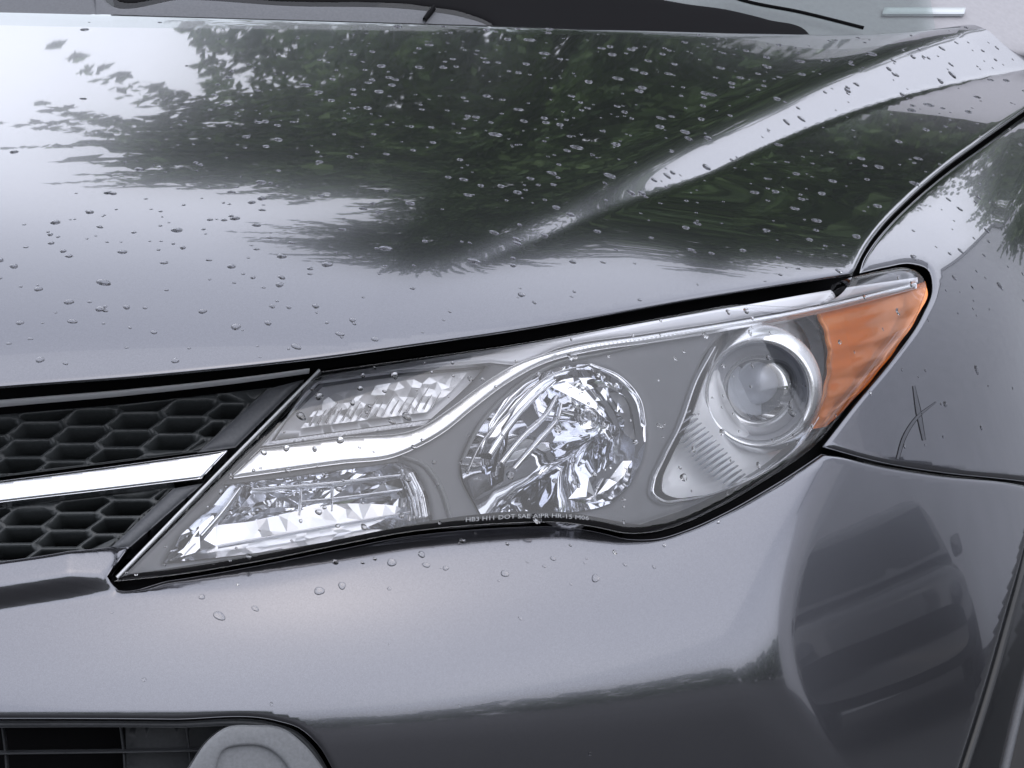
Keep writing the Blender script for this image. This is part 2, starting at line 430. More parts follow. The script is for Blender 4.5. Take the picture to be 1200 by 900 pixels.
BUMP = [(-160, 688, 1), (0, 671), (90, 657), (152, 641, 1), (126, 681, 1), (130, 685), (200, 677), (300, 660), (400, 640), (480, 625), (560, 617), (620, 614), (660, 614),
        (700, 620), (740, 629), (775, 628), (805, 619), (850, 599), (900, 571), (945, 543), (966, 529, 1), (1030, 545.5), (1100, 557), (1200, 568), (1217, 572, 1),
        (1200, 650), (1180, 720), (1160, 790), (1125, 900), (1080, 1040, 1), (455, 1040, 1), (392, 905), (372, 872), (350, 853), (325, 845), (200, 843), (0, 842), (-160, 843, 1)]
bumper = panel('bumper', BUMP, F_bump, PAINT, car, hem=True, step=5.0, thick=0.014, roll=0.002, rollw=5.0, disp=bump_disp)
# dark structure behind every gap
panel('inner_structure', [(-170, 440, 1), (0, 430), (370, 400), (1000, 305, 1), (1100, 290, 1), (1110, 380), (1000, 560), (1230, 600, 1), (1100, 1050, 1), (-170, 1050, 1)],
      F_lamp, GAP, car, step=24, level=0.16, wall=False, roll=0)
panel('gap_backing', [(-170, 440, 1), (0, 432), (370, 402), (1000, 312, 1), (1020, 270), (1150, 150), (1260, 70, 1), (1290, 82, 1), (1120, 205), (1045, 275), (1012, 312), (1090, 302, 1),
       (1105, 330), (1075, 395), (980, 520), (1226, 560, 1), (1226, 590, 1), (960, 545), (770, 645), (660, 625), (300, 685), (120, 700), (-170, 735, 1)],
      F_fend, GAP, car, step=16, level=0.024, wall=False, roll=0,
      holes=[[(-150, 480), (0, 470), (365, 434, 1), (600, 402), (1000, 336), (1080, 322), (1080, 360), (960, 515), (770, 615), (660, 600), (300, 650), (140, 675, 1), (-150, 715, 1)]])

# wheel arch
ARCHX = [(1219, 560), (1203, 650), (1163, 792), (1128, 902), (1083, 1042)]
cl = panel('arch_cladding', [(1223, 574, 1), (1206, 650), (1186, 722), (1166, 792), (1131, 902), (1086, 1040, 1), (1140, 1040, 1), (1174, 900), (1193, 820), (1216, 740), (1245, 640), (1255, 574, 1)],
           F_bump, GLOSSBLACK, car, step=8, level=0.006, thick=0.02)
strip('cladding_lip_highlight', [(1248, 640), (1219, 740), (1197, 820), (1178, 900), (1146, 1040)], [4, 4, 5, 5, 5], F_bump, GREYPL, cl, level=0.006, thick=0.002)  # paler strip painting the highlight on the rolled edge
wh = empty('front_wheel', car)
lathe('tyre', [(0.20, 0.10), (0.21, 0.115), (0.30, 0.12), (0.335, 0.105), (0.345, 0.07), (0.345, -0.07), (0.335, -0.105), (0.30, -0.12), (0.20, -0.10)], (0.84, 1.02, 0.346), (1, 0, 0), RUBBER, wh, 64)
lathe('rim', [(0.0, 0.06), (0.05, 0.07), (0.06, 0.05), (0.17, 0.06), (0.20, 0.10), (0.205, 0.10), (0.205, -0.1)], (0.84, 1.02, 0.346), (1, 0, 0), SATIN, wh, 48)
lathe('wheel_arch_liner', [(0.40, 0.12), (0.40, -0.25), (0.05, -0.26)], (0.80, 1.02, 0.346), (1, 0, 0), GAP, car, 48)

# ---------------------------------------------------------------- grille
grille = empty('grille', car)
GL = 0.020
def F_gr(p): return F_lamp(p)
hx = np.array([(-35.5, 5.4), (-17, -10), (28, -10.5), (35.5, -5.4), (17, 10), (-28, 10.5)])
A_, B_ = np.array([52.5, 4.6]), np.array([-11.0, 20.5])
def lattice(name, region, org):
    P = smooth(region, True, 8); holes = []
    for i in range(-10, 12):
        for j in range(-10, 12):
            c = np.array(org) + i*A_ + j*B_
            if not (-190 < c[0] < 420 and 420 < c[1] < 720): continue
            q = c + hx*np.array([0.87, 0.73]) + np.array([0, 0.0])
            ins = inside(q, P); d = edge_dist(q, P)
            if ins.all() and d.min() > 2.0: holes.append(q)
            elif ins.sum() >= 2:                       # cell cut by the frame: clip it
                qq = []
                Q = np.array(q)
                for a in range(6):
                    p1, p2 = Q[a], Q[(a+1) % 6]
                    for s in np.linspace(0, 1, 10, endpoint=False):
                        z = p1 + (p2-p1)*s
                        if inside(z[None], P)[0] and edge_dist(z[None], P)[0] > 2.2: qq.append(z)
                if len(qq) > 6:
                    qq = np.array(qq); cc = qq.mean(0)
                    ang = np.argsort(np.arctan2(qq[:, 1]-cc[1], qq[:, 0]-cc[0])); qq = qq[ang]
                    if np.ptp(qq[:, 0]) > 10 and np.ptp(qq[:, 1]) > 5: holes.append(qq)
    pts = panel(name, P, F_gr, BLACK, grille, step=9, level=GL, thick=0.030, roll=0.0018, rollw=2.2, holes=holes, pre=True)
    return pts
lattice('hex_lattice', [(-150, 500, 1), (0, 485), (150, 472), (318, 453, 1), (236, 528, 1), (120, 543), (0, 558), (-150, 575, 1)], (43, 505))
lattice('hex_lattice', [(-150, 612, 1), (0, 594), (100, 583), (205, 570, 1), (128, 643, 1), (60, 654), (0, 666), (-150, 690, 1)], (33, 607))
panel('grille_back', [(-170, 450, 1), (380, 410, 1), (150, 690, 1), (-170, 730, 1)], F_gr, GAP, grille, step=20, level=0.075, wall=False, roll=0)
panel('grille_end_frame', [(314, 454, 1), (357, 443, 1), (276, 523, 1), (231, 529, 1)], F_gr, GREYPL, grille, step=8, level=0.012, thick=0.03, roll=0.003, rollw=7)
panel('grille_end_frame', [(203, 571, 1), (238, 565, 1), (152, 640, 1), (126, 644, 1)], F_gr, GREYPL, grille, step=8, level=0.012, thick=0.03, roll=0.003, rollw=7)
panel('grille_bar', [(-150, 583, 1), (0, 563), (130, 546), (267, 527, 1), (236, 560, 1), (120, 574), (0, 588), (-150, 608, 1)], F_gr, SATIN, grille, step=6, level=0.006, thick=0.02, roll=0.0015, rollw=3)
strip('grille_trim', [(-150, 488), (0, 473), (150, 460), (280, 446), (362, 435)], [6, 6, 5, 4, 3], F_gr, EDGE, grille, level=0.008, thick=0.002, bulge=0.003)

# ---------------------------------------------------------------- lower intake
intake = empty('lower_intake', car)
panel('intake_back', [(-170, 836, 1), (340, 838, 1), (470, 1050, 1), (-170, 1050, 1)], F_bump, GAP, intake, step=24, level=0.09, wall=False, roll=0)
panel('intake_lip', [(-160, 846, 1), (0, 845), (200, 846), (322, 848), (347, 857), (368, 876), (388, 908), (450, 1040, 1), (440, 1040, 1), (378, 908), (362, 882), (343, 864), (318, 856), (200, 853), (0, 853), (-160, 855, 1)],
      F_bump, DKGREYPL, intake, step=8, level=0.010, thick=0.03, roll=0.002)
panel('fog_lamp_bezel', [(190, 960, 1), (222, 900), (246, 866), (264, 853), (300, 850), (330, 853), (356, 872), (384, 908), (440, 1030, 1), (150, 1030, 1)], F_bump, LTGREYPL, intake, step=8, level=0.008, thick=0.006, roll=0.0015, rollw=4,
      holes=[[(252, 903), (262, 880), (285, 874), (312, 877), (332, 892), (345, 915), (385, 1010, 1), (215, 1010, 1)]])
panel('fog_lamp_recess', [(210, 1015, 1), (248, 903), (260, 878), (285, 872), (314, 875), (336, 892), (350, 915), (395, 1015, 1)], F_bump, LTGREYPL, intake, step=8, level=0.0125, wall=False, roll=0)
for y0 in (882, 918, 955): strip('intake_slat', [(-150, y0+4), (0, y0), (150, y0-2), (252, y0-4)], [3.0, 3.0], F_bump, DKGREYPL, intake, level=0.045, thick=0.003)
for x0 in (-80, 7, 145, 222): strip('intake_rib', [(x0-4, 848), (x0, 880), (x0+3, 960)], [3, 3], F_bump, DKGREYPL, intake, level=0.05, thick=0.003)
panel('intake_blank', [(147, 852, 1), (262, 850, 1), (230, 960, 1), (150, 960, 1)], F_bump, DKGREYPL, intake, step=12, level=0.06, wall=False, roll=0)

# ---------------------------------------------------------------- headlight
lamp = empty('headlight', car)
LENSP = [(376, 433, 1), (500, 416), (600, 402), (740, 377), (850, 357), (999, 331.5), (1003, 323, 1), (1040, 315), (1065, 312), (1081, 318), (1089, 333), (1082, 362), (1049, 412), (1002, 470), (961, 519), (940, 536),
         (900, 562), (850, 591), (805, 612), (775, 621), (740, 624), (700, 616.5), (660, 611), (620, 611), (560, 614), (480, 622), (400, 637), (300, 657), (200, 673), (134, 680, 1)]
lens = panel('lens', LENSP, F_lamp, LENS, lamp, step=7, level=-0.001, thick=0.02, roll=0.004, rollw=6)
strip('lens_edge_glint', [(137, 677), (255, 555), (374, 434)], [3.6, 3.2, 3.0], F_lamp, EDGE, lamp, level=0.005, thick=0.001, bulge=0.001)  # opaque pale strip painting the glint along the lens side wall
LED = [(318, 516, 1), (363, 447, 1), (440, 436), (574, 424, 1), (548, 452), (505, 491, 1)]
LOW = [(190, 660, 1), (212, 627), (250, 592), (274, 563, 1), (380, 550), (464, 539), (487, 552), (501, 580), (507, 613, 1), (400, 632), (300, 648)]
HIGH = [(540, 545), (552, 515), (580, 480), (610, 450), (650, 432), (690, 427), (725, 440), (748, 465), (756, 495), (752, 540), (738, 568), (715, 590), (680, 599), (620, 602), (564, 604, 1)]
PROJ = [(885, 380), (850, 390), (830, 412), (815, 445), (795, 500), (775, 540), (764, 568), (764, 580), (776, 587), (800, 586), (850, 573), (900, 548), (935, 520), (955, 490), (966, 455), (969, 420), (963, 390), (950, 372), (920, 371)]
AMB = [(957, 366, 1), (1020, 352), (1080, 331, 1), (1084, 342), (1077, 361), (1046, 410), (999, 467), (965, 501, 1), (947, 504, 1), (962, 470), (970, 430), (968, 395)]
BZL = 0.030
panel('bezel', [(384, 441, 1), (500, 420), (600, 405.5), (740, 381), (850, 362), (995, 337), (1075, 322), (1083, 333), (1076, 360), (1045, 408), (998, 466), (952, 514), (933, 526), (900, 548), (850, 575), (805, 596), (775, 606), (740, 616), (700, 612), (660, 608), (620, 608.5), (560, 611.5), (480, 620), (400, 635), (300, 655), (200, 671), (140, 677, 1)],
      F_lamp, BEZEL, lamp, step=8, level=BZL, thick=0.012, roll=0.003, rollw=6, holes=[LED, LOW, HIGH, PROJ, AMB])
panel('lamp_floor', [(384, 441, 1), (740, 385), (995, 342), (1075, 322), (1083, 333), (998, 466), (936, 532), (775, 615), (660, 601), (480, 616), (146, 674, 1)], F_lamp, DKGREYPL, lamp, step=24, level=0.11, wall=False, roll=0)
# upper silver field and the bright strip that carries on the grille bar
panel('upper_bezel', [(380, 439, 1), (500, 420), (600, 405), (740, 380), (850, 361), (995, 336), (1078, 324, 1), (1078, 330, 1), (960, 356), (850, 376), (760, 390), (655, 407), (604, 426), (575, 424, 1), (440, 436), (363, 447, 1), (318, 516, 1), (505, 491, 1), (497, 497, 1), (306, 522, 1)],
      F_lamp, SILVER, lamp, step=8, level=BZL-0.006, thick=0.006, roll=0.002, rollw=4)
panel('chrome_strip', [(268, 560, 1), (305, 524, 1), (400, 511), (494, 499), (530, 476), (562, 452), (602, 427), (655, 409), (760, 392), (850, 378), (960, 358), (1078, 330, 1), (1078, 337, 1), (960, 367), (850, 387), (760, 401), (690, 411), (640, 424), (595, 448), (555, 478), (520, 506), (492, 522), (464, 534), (400, 542)],
      F_lamp, BRIGHT, lamp, step=6, level=BZL-0.012, thick=0.012, roll=0.003, rollw=4)
strip('strip_shade_edge', [(262, 566), (400, 548), (466, 539)], [5, 6, 5], F_lamp, GREYPL, lamp, level=BZL-0.004, thick=0.001, bulge=0.0)

# day light optic: clear toothed plastic over a bright dish
panel('day_light_dish', LED, F_lamp, SILVER, lamp, step=14, level=0.05, wall=False, roll=0)
def facets(name, poly, step, level, amp, material, parent, sx=1.0, smoothed=False, slope=0.0):
    P = smooth(poly, True, step); pts, tris, loops = tri_region(P, step, (), 0.3)
    p3, _ = cast(pts, F_lamp, level + RNG.uniform(-amp, amp, len(pts)))
    return link(name, p3, tris[:, ::-1], material, parent, smoothed)
facets('day_light_optic', [(352, 502, 1), (385, 465), (440, 452), (548, 436, 1), (535, 452), (500, 483, 1)], 9, 0.040, 0.0009, OPTICSIL, lamp)
for i in range(16):
    x = 362 + i*9.5; y = 500 - i*1.35
    k = random.uniform(0.5, 1.0)
    strip('optic_tooth', [(x, y), (x+9*k, y-16*k), (x+18*k, y-30*k)], [3, 2, 1.2], F_lamp, OPTIC if i % 3 else CHROME, lamp, level=0.034, thick=0.002)

# lower lamp: stepped reflector with ribs, bulb and a painted amber reflection
bowl('lower_reflector', LOW, F_lamp, MIRROR, lamp, BZL, 0.085, (360, 598), rings=3, amp=0.002, flat=True, samp=30)
facets('reflector_steps', [(200, 655, 1), (222, 628), (300, 610), (420, 590), (470, 596), (430, 618), (300, 643)], 14, 0.046, 0.0016, OPTICSIL, lamp)
facets('reflector_end_wall', [(198, 657, 1), (214, 628), (250, 604), (253, 640, 1)], 20, 0.040, 0.004, MIRROR, lamp)
strip('reflector_rib', [(236, 630), (262, 600), (281, 574)], [6, 6, 5], F_lamp, SATIN, lamp, level=0.038, thick=0.004, bulge=0.002)
strip('reflector_rib', [(255, 641), (360, 622), (480, 601)], [3, 3, 2.5], F_lamp, SATIN, lamp, level=0.036, thick=0.002, bulge=0.002)
strip('reflector_rib', [(295, 575), (380, 568), (470, 558)], [4, 4, 3], F_lamp, SATIN, lamp, level=0.042, thick=0.003, bulge=0.002)
strip('reflector_rib', [(350, 590), (420, 582), (470, 575)], [3, 3, 3], F_lamp, SATIN, lamp, level=0.052, thick=0.003, bulge=0.002)
strip('reflector_rib', [(352, 566), (352, 590), (350, 605)], [3, 3, 3], F_lamp, SATIN, lamp, level=0.05, thick=0.003, bulge=0.002)
strip('reflector_rib', [(389, 565), (389, 585), (388, 600)], [2.5, 2.5, 2.5], F_lamp, SATIN, lamp, level=0.05, thick=0.003, bulge=0.002)
panel('amber_reflection', [(474, 548, 1), (488, 560), (499, 590), (502, 610, 1), (488, 611, 1), (484, 590), (476, 568)], F_lamp, AMBER, lamp, step=8, level=0.043, thick=0.004)  # amber sheet painting the orange reflection at this end of the lamp
for k in range(3): strip('end_flute', [(468+k*6, 552), (480+k*6, 580), (486+k*5, 606)], [2.5, 2.5, 2], F_lamp, OPTIC, lamp, level=0.038, thick=0.003)

# high beam: faceted bowl, rim and bulb
bowl('high_beam_reflector', HIGH, F_lamp, MIRROR, lamp, BZL, 0.095, (700, 510), rings=6, amp=0.0010, flat=False, samp=22, power=1.8, shrink=0.06)
facets('reflector_facets', [(640, 446), (690, 433), (742, 468), (750, 520), (722, 500), (690, 476)], 17, 0.050, 0.0022, MIRROR, lamp)
facets('reflector_facets', [(690, 560), (742, 540), (722, 585), (660, 596)], 17, 0.050, 0.0018, MIRROR, lamp)
strip('bezel_step', [(541, 541), (560, 502), (600, 458), (650, 427), (700, 416), (757, 404)], [4, 5, 5, 4, 3, 2], F_lamp, LTGREYPL, lamp, level=BZL-0.002, thick=0.001, bulge=0.002)
strip('bezel_step', [(528, 610), (515, 570), (497, 546), (470, 535)], [4, 5, 5, 3], F_lamp, LTGREYPL, lamp, level=BZL-0.002, thick=0.001, bulge=0.002)
hrim = smooth(HIGH, True, 6)
def closed_strip(name, P, w, F, material, parent, level, thick, bulge):
    return strip(name, [tuple(p) for p in P] + [tuple(P[0])], [w, w], F, material, parent, level, thick, 6.0, bulge)
strip('reflector_rim', [(546, 556), (562, 522), (600, 480), (640, 443), (690, 428)], [2.5, 3, 3, 3, 2], F_lamp, CHROME, lamp, level=BZL-0.006, thick=0.002, bulge=0.002)
strip('reflector_rim', [(690, 428), (725, 443), (748, 470), (754, 500)], [2, 3, 3, 2], F_lamp, CHROME, lamp, level=BZL-0.006, thick=0.002, bulge=0.002)
for q in ([(572, 535), (596, 500), (622, 470), (648, 448)], [(585, 545), (612, 512), (640, 485), (650, 466)], [(600, 552), (632, 515), (652, 490), (655, 475)]):
    strip('reflector_flute', q, [9, 8, 7, 4], F_lamp, MIRROR, lamp, level=0.05, thick=0.003, bulge=0.004)
b3, _ = cast([(700, 506)], F_lamp); b3 = b3[0]; ba = np.array([0.28, -0.95, -0.05])
lathe('bulb', [(0.0, 0.030), (0.005, 0.029), (0.0085, 0.025), (0.009, 0.0), (0.013, -0.003), (0.014, -0.010), (0.014, -0.06)], b3 - ba*0.075, ba, OPTIC, lamp, 24)
lathe('bulb_socket', [(0.0105, 0.006), (0.017, 0.005), (0.019, 0.0), (0.019, -0.03)], b3 - ba*0.085, ba, SATIN, lamp, 24)

# projector with chrome shroud
panel('projector_shroud', PROJ, F_lamp, SHROUD, lamp, step=7, level=0.056, thick=0.004, roll=-0.014, rollw=14, wall=False)
pr = smooth(PROJ, True, 5)
strip('shroud_rim', [(835, 408), (815, 445), (795, 500), (775, 540), (764, 566), (763, 579), (775, 588), (800, 587), (850, 574), (900, 549), (935, 521), (956, 490)], [2.5, 2.8, 2.8, 3, 4, 4, 4, 3, 3, 2.5, 2.5, 2], F_lamp, CHROME, lamp, level=BZL-0.004, thick=0.002, bulge=0.002)
for i in range(18):
    t = i/17
    a = np.array([800, 478])*(1-t) + np.array([872, 562])*t
    d = np.array([-10 - 8*t, 16 + 2*t]) if False else np.array([-(14+8*math.sin(t*3.1)), 11+5*math.sin(t*3.1)])
    strip('shroud_rib', [tuple(a), tuple(a + d*0.6), tuple(a + d*1.25)], [3.6, 3.6, 2], F_lamp, CHROME, lamp, level=0.040, thick=0.003, bulge=0.003)
q3, _ = cast([(889, 459), (960, 458)], F_lamp, 0.028); pc = q3[0]; pa = np.array([0.18, -0.98, 0.03]); pa = pa/np.linalg.norm(pa)
px_m = 1.0/(FPX/np.dot(pc-CAM, _d))      # metres per pixel here
R = 63*px_m
po = pc
lathe('projector_ring', [(R*0.92, -0.03), (R*0.93, 0.004), (R*0.97, 0.010), (R*1.04, 0.008), (R*1.12, -0.002), (R*1.2, -0.012), (R*1.22, -0.02)], po, pa, BRIGHT, lamp, 64)
lathe('projector_sleeve', [(R*0.92, 0.0), (R*0.90, -0.008), (R*0.86, -0.010), (R*0.84, -0.03)], po, pa, SILVER, lamp, 64)
lathe('projector_lens', [(0.0, 0.016), (R*0.2, 0.0152), (R*0.4, 0.0125), (R*0.6, 0.008), (R*0.75, 0.002), (R*0.84, -0.004), (R*0.86, -0.008)], po - pa*0.006, pa, PROJGL, lamp, 64)
lathe('projector_back', [(0.0, -0.028), (R*0.3, -0.026), (R*0.6, -0.02), (R*0.84, -0.012), (R*0.88, -0.010)], po - pa*0.006, pa, LTGREYPL, lamp, 48)
lathe('projector_iris', [(0.0, -0.016), (R*0.36, -0.0165), (R*0.40, -0.019)], po - pa*0.006 + _u*0.004, pa, SILVER, lamp, 40)

# amber turn lamp
panel('turn_signal', AMB, F_lamp, AMBER, lamp, step=4, level=0.026, thick=0.004, roll=-0.003, rollw=6, disp=lambda px, p3: 0.0007*np.sin((px[:, 1] + 0.28*px[:, 0])/26.0*6.28))

# moulded writing along the lower edge of the lens
def lens_text(body, x0, x1, yfun, hpx):
    cu = bpy.data.curves.new('lens_writing', 'FONT'); cu.body = body; cu.size = 1.0; cu.resolution_u = 2
    to = bpy.data.objects.new('tmp_writing', cu); COL.objects.link(to)
    bpy.context.view_layer.update()
    me = bpy.data.meshes.new_from_object(to.evaluated_get(bpy.context.evaluated_depsgraph_get()))
    bpy.data.objects.remove(to)
    v = np.array([tuple(q.co) for q in me.vertices]); fs = [tuple(p.vertices) for p in me.polygons]
    u = (v[:, 0]-v[:, 0].min())/np.ptp(v[:, 0]); px = np.stack([x0 + (x1-x0)*u, yfun(x0+(x1-x0)*u) - v[:, 1]/0.7*hpx], 1)
    p3, _ = cast(px, F_lamp, -0.0016); link('lens_writing', p3, fs, LETTER, lamp, False)
lens_text('HB3 H11 DOT SAE AIPR HR-15 M06', 546, 690, lambda x: np.interp(x, [546, 600, 650, 690], [611.5, 607.5, 606.5, 609.5]) , 5.0)

# ---------------------------------------------------------------- windshield, cowl, roof
def yb(x): return 1.12 + 0.34*(np.abs(x)/0.78)**2
def zws(x, y): return 1.070 + 0.62*(y - yb(x)) - 0.05*(x/0.78)**2*np.clip(y - yb(x), 0, 1)
def F_ws(p): return zws(p[..., 0], p[..., 1]) - p[..., 2]
V = []; Fc = []; nx, ny = 33, 7
for j in range(ny):
    for i in range(nx):
        s = i/(nx-1)*2 - 1; t = j/(ny-1); hw = 0.80 - 0.05*t
        x = s*hw; y = yb(s*0.80) + t*0.26 - 0.03*t*(s*s); V.append((x, y, float(zws(x, y))))
for j in range(ny-1):
    for i in range(nx-1): a = j*nx+i; Fc.append((a, a+1, a+nx+1, a+nx))
VW = np.array(V).reshape(ny, nx, 3)
link('windshield', V, Fc, WGLASS, car)
link('windshield_backing', [(v[0]*0.99, v[1]+0.04, v[2]-0.10) for v in V], Fc, DARKINT, car)
panel('dashboard', [(700, -120, 1), (760, -6), (800, 3), (850, 10), (900, 22), (947, 37), (970, 60, 1), (1330, 60, 1), (1330, -120, 1)], F_ws, DASH, car, step=12, level=0.012, thick=0.05, roll=0.004, rollw=10)
panel('identification_plate', [(1036, 8.5, 1), (1132, 8.5, 1), (1130, 16.5, 1), (1034, 16.5, 1)], F_ws, PLATE, car, step=8, level=0.006, thick=0.003, roll=0)
strip('windshield_moulding', [(850, -6), (868, 0), (940, 15), (1012, 33)], [1.4, 1.4, 1.4, 1.6], F_ws, GAP, car, level=0.0, thick=0.001)
panel('cowl_grille', [(128, -60, 1), (134, -4), (215, -7), (330, 0), (500, 6), (545, 14), (578, 28), (600, 60, 1), (965, 60, 1), (950, 40), (947, 36), (900, 21), (850, 9), (800, 2), (760, -7), (700, -60, 1)], F_ws, GAP, car, step=12, level=-0.002, thick=0.02, roll=0.002)
cw = panel('cowl_panel', [(110, -30, 1), (125, 0), (215, -3), (330, 4), (500, 10.5), (540, 17), (575, 29), (600, 50, 1), (110, 50, 1)], F_ws, GREYPL, car, step=10, level=-0.004, thick=0.02, roll=0.003, rollw=4)
panel('cowl_panel', [(-160, -40, 1), (104, -40, 1), (112, 3), (122, 40, 1), (-160, 40, 1)], F_ws, GREYPL, car, step=10, level=-0.004, thick=0.02, roll=0.003, rollw=4)
strip('cowl_joint', [(509, 9), (504, 15), (497, 24)], [4, 5, 4], F_ws, GAP, cw, level=-0.006, thick=0.002)

# crossed dark reflection, painted as strokes on the fender beside the amber lamp
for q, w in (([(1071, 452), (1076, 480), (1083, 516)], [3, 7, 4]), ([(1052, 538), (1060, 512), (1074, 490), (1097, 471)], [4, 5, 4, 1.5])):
    strip('reflection_stroke', q, w, F_fend, CROSS_REFL, fender, level=-0.0004, thick=0.0, bulge=0.0)

# ================================================================ what the wet paint mirrors
def leaf_mat(name, c0, c1):
    m, t, b = mat(name)
    g = t.nodes.new('ShaderNodeObjectInfo'); ge = t.nodes.new('ShaderNodeNewGeometry')
    r = t.nodes.new('ShaderNodeValToRGB'); r.color_ramp.elements[0].color = (*c0, 1); r.color_ramp.elements[1].color = (*c1, 1)
    t.links.new(ge.outputs['Random Per Island'], r.inputs['Fac']); t.links.new(r.outputs['Color'], b.inputs['Base Color'])
    b.inputs['Roughness'].default_value = 0.6
    return m
LEAF = leaf_mat('tree_leaves', (0.045, 0.092, 0.032), (0.135, 0.215, 0.062))
BARK = simple('bark', (0.06, 0.048, 0.04), 0.9, noise=0.4, nscale=14, bump=0.6)
def leaves(name, clumps, per, size, parent, seed, matl=LEAF):
    r = np.random.default_rng(seed); V = []; F = []
    for (c, rad) in clumps:
        n = per
        u = r.normal(size=(n, 3)); u /= np.linalg.norm(u, axis=1, keepdims=True)
        p = np.array(c) + u*(r.uniform(0.15, 1, (n, 1))**0.6)*np.array([rad, rad, rad*0.55])
        a = r.normal(size=(n, 3)); a[:, 2] *= 0.6; a /= np.linalg.norm(a, axis=1, keepdims=True)
        b = np.cross(a, r.normal(size=(n, 3))); b /= np.linalg.norm(b, axis=1, keepdims=True)
        s = (size*r.uniform(0.6, 1.3, n))[:, None]
        o = len(V)*4
        V.append(np.stack([p - a*s, p + b*s*0.45, p + a*s, p - b*s*0.45], 1).reshape(-1, 3))
    V = np.concatenate(V); N = len(V)//4
    me = bpy.data.meshes.new(name); me.vertices.add(len(V)); me.vertices.foreach_set('co', V.ravel())
    me.loops.add(N*4); me.loops.foreach_set('vertex_index', np.arange(N*4)); me.polygons.add(N)
    me.polygons.foreach_set('loop_start', np.arange(N)*4); me.update(calc_edges=True); me.materials.append(matl)
    o = bpy.data.objects.new(name, me); COL.objects.link(o); o.parent = parent
    return o
def tree(label, base, blobs, seed, n_limbs=22, per=60, clump=0.62, size=0.13, fill=26.0, shell=5.0):
    """blobs: ellipsoids (centre, radii) that the crown fills"""
    r = np.random.default_rng(seed); t = empty('leafy_tree'); tag(t, label, 'tree')
    bx, by = base; c0 = np.array(blobs[0][0]); top = np.array([bx, by, c0[2]])
    trunk = tube('trunk', [(bx, by, -0.05), (bx+.03, by, .8), (bx-.05, by+.05, 2.0), (bx+.1, by, 3.4), tuple(top)], [.34, .27, .23, .19, .10], BARK, t, 14)
    cl = []
    for c, R in blobs:
        vol = 4/3*math.pi*R[0]*R[1]*R[2]
        for _ in range(int(vol*fill/10)):
            u = r.normal(size=3); u /= np.linalg.norm(u)
            p = np.array(c) + u*np.array(R)*r.uniform(0.25, 1)**0.45*r.uniform(0.86, 1.08)
            cl.append((p, clump*r.uniform(0.6, 1.25)))
    idx = r.choice(len(cl), min(n_limbs, len(cl)), replace=False)
    for i in idx:
        e = cl[i][0]; s = np.array([bx, by, r.uniform(1.9, max(2.5, c0[2]))]); m = (s+e)/2 + np.array([0, 0, 0.4])
        tube('limb', [s, m, e], [.09, .05, .015], BARK, trunk, 6)
    leaves('crown', cl, per, size, t, seed+1)
    core = [(np.array(c) + (r.normal(size=3)*0.36)*np.array(R), 0.7) for c, R in blobs for _ in range(int(R[0]*R[1]*R[2]*5))]
    leaves('inner_leaves', core, 40, 0.20, t, seed+3)
    sprays = []
    for c, R in blobs:
        area = (R[0]*R[1]+R[0]*R[2]+R[1]*R[2])*4
        for _ in range(int(area*shell)):
            u = r.normal(size=3); u /= np.linalg.norm(u); p = np.array(c) + u*np.array(R)*0.85
            d = u + r.normal(size=3)*0.35; d /= np.linalg.norm(d); L = r.uniform(0.4, 1.1)
            for q in np.linspace(0, 1, 9): sprays.append((p + d*L*q - np.array([0, 0, 0.25*L*q*q]), 0.20*(1.15-q)))
    leaves('outer_leaves', sprays, 14, 0.05, t, seed+2)
    return t
tree('large leafy tree behind the car, mirrored in its hood', (0.6, 13.2),
     [((0.4, 13.0, 6.6), (2.35, 2.3, 2.9)), ((0.1, 12.6, 10.6), (1.8, 1.6, 2.4)), ((-1.75, 12.6, 6.2), (1.35, 1.4, 1.6)), ((0.4, 12.4, 3.2), (2.6, 1.9, 1.6))], 5, per=90, size=0.075, clump=0.5, fill=40)
tree('low bushy tree beside the large one, mirrored in the fender', (3.7, 12.9),
     [((3.5, 12.8, 3.0), (1.8, 1.6, 1.7)), ((2.4, 12.6, 2.6), (1.2, 1.2, 1.5))], 8, n_limbs=10, per=80, size=0.075, clump=0.5, fill=36)
def building():  # unseen block, added to put smooth grey into the fender's reflection
    c = empty('added_building', None, (14.0, 7.0, 0)); tag(c, 'unseen plain grey building, added for its reflection in the fender', 'building')
    m = simple('added_wall_grey', (0.78, 0.785, 0.80), 0.85, noise=0.08, nscale=1.5); g = simple('added_building_glass', (0.03, 0.035, 0.04), 0.08)
    H, L, Dp = 13.0, 40.0, 9.0
    def box(name, x0, x1, y0, y1, z0, z1, mm, par):
        v = [(x, y, z) for z in (z0, z1) for y in (y0, y1) for x in (x0, x1)]
        return link(name, v, [(0, 1, 3, 2)[::-1], (4, 5, 7, 6), (0, 1, 5, 4), (1, 3, 7, 5), (3, 2, 6, 7), (2, 0, 4, 6)], mm, par, False)
    box('wall', 0, Dp, 0, L, -0.1, H, m, c); box('parapet', -0.12, Dp+.12, -0.12, L+.12, H+.003, H+0.35, DKGREYPL, c)
    d = box('door', -0.05, -0.003, 30, 31.2, 0.0, 2.2, DKGREYPL, c); box('handle', -0.09, -0.053, 30.1, 30.16, 1.0, 1.15, SATIN, d)
building()

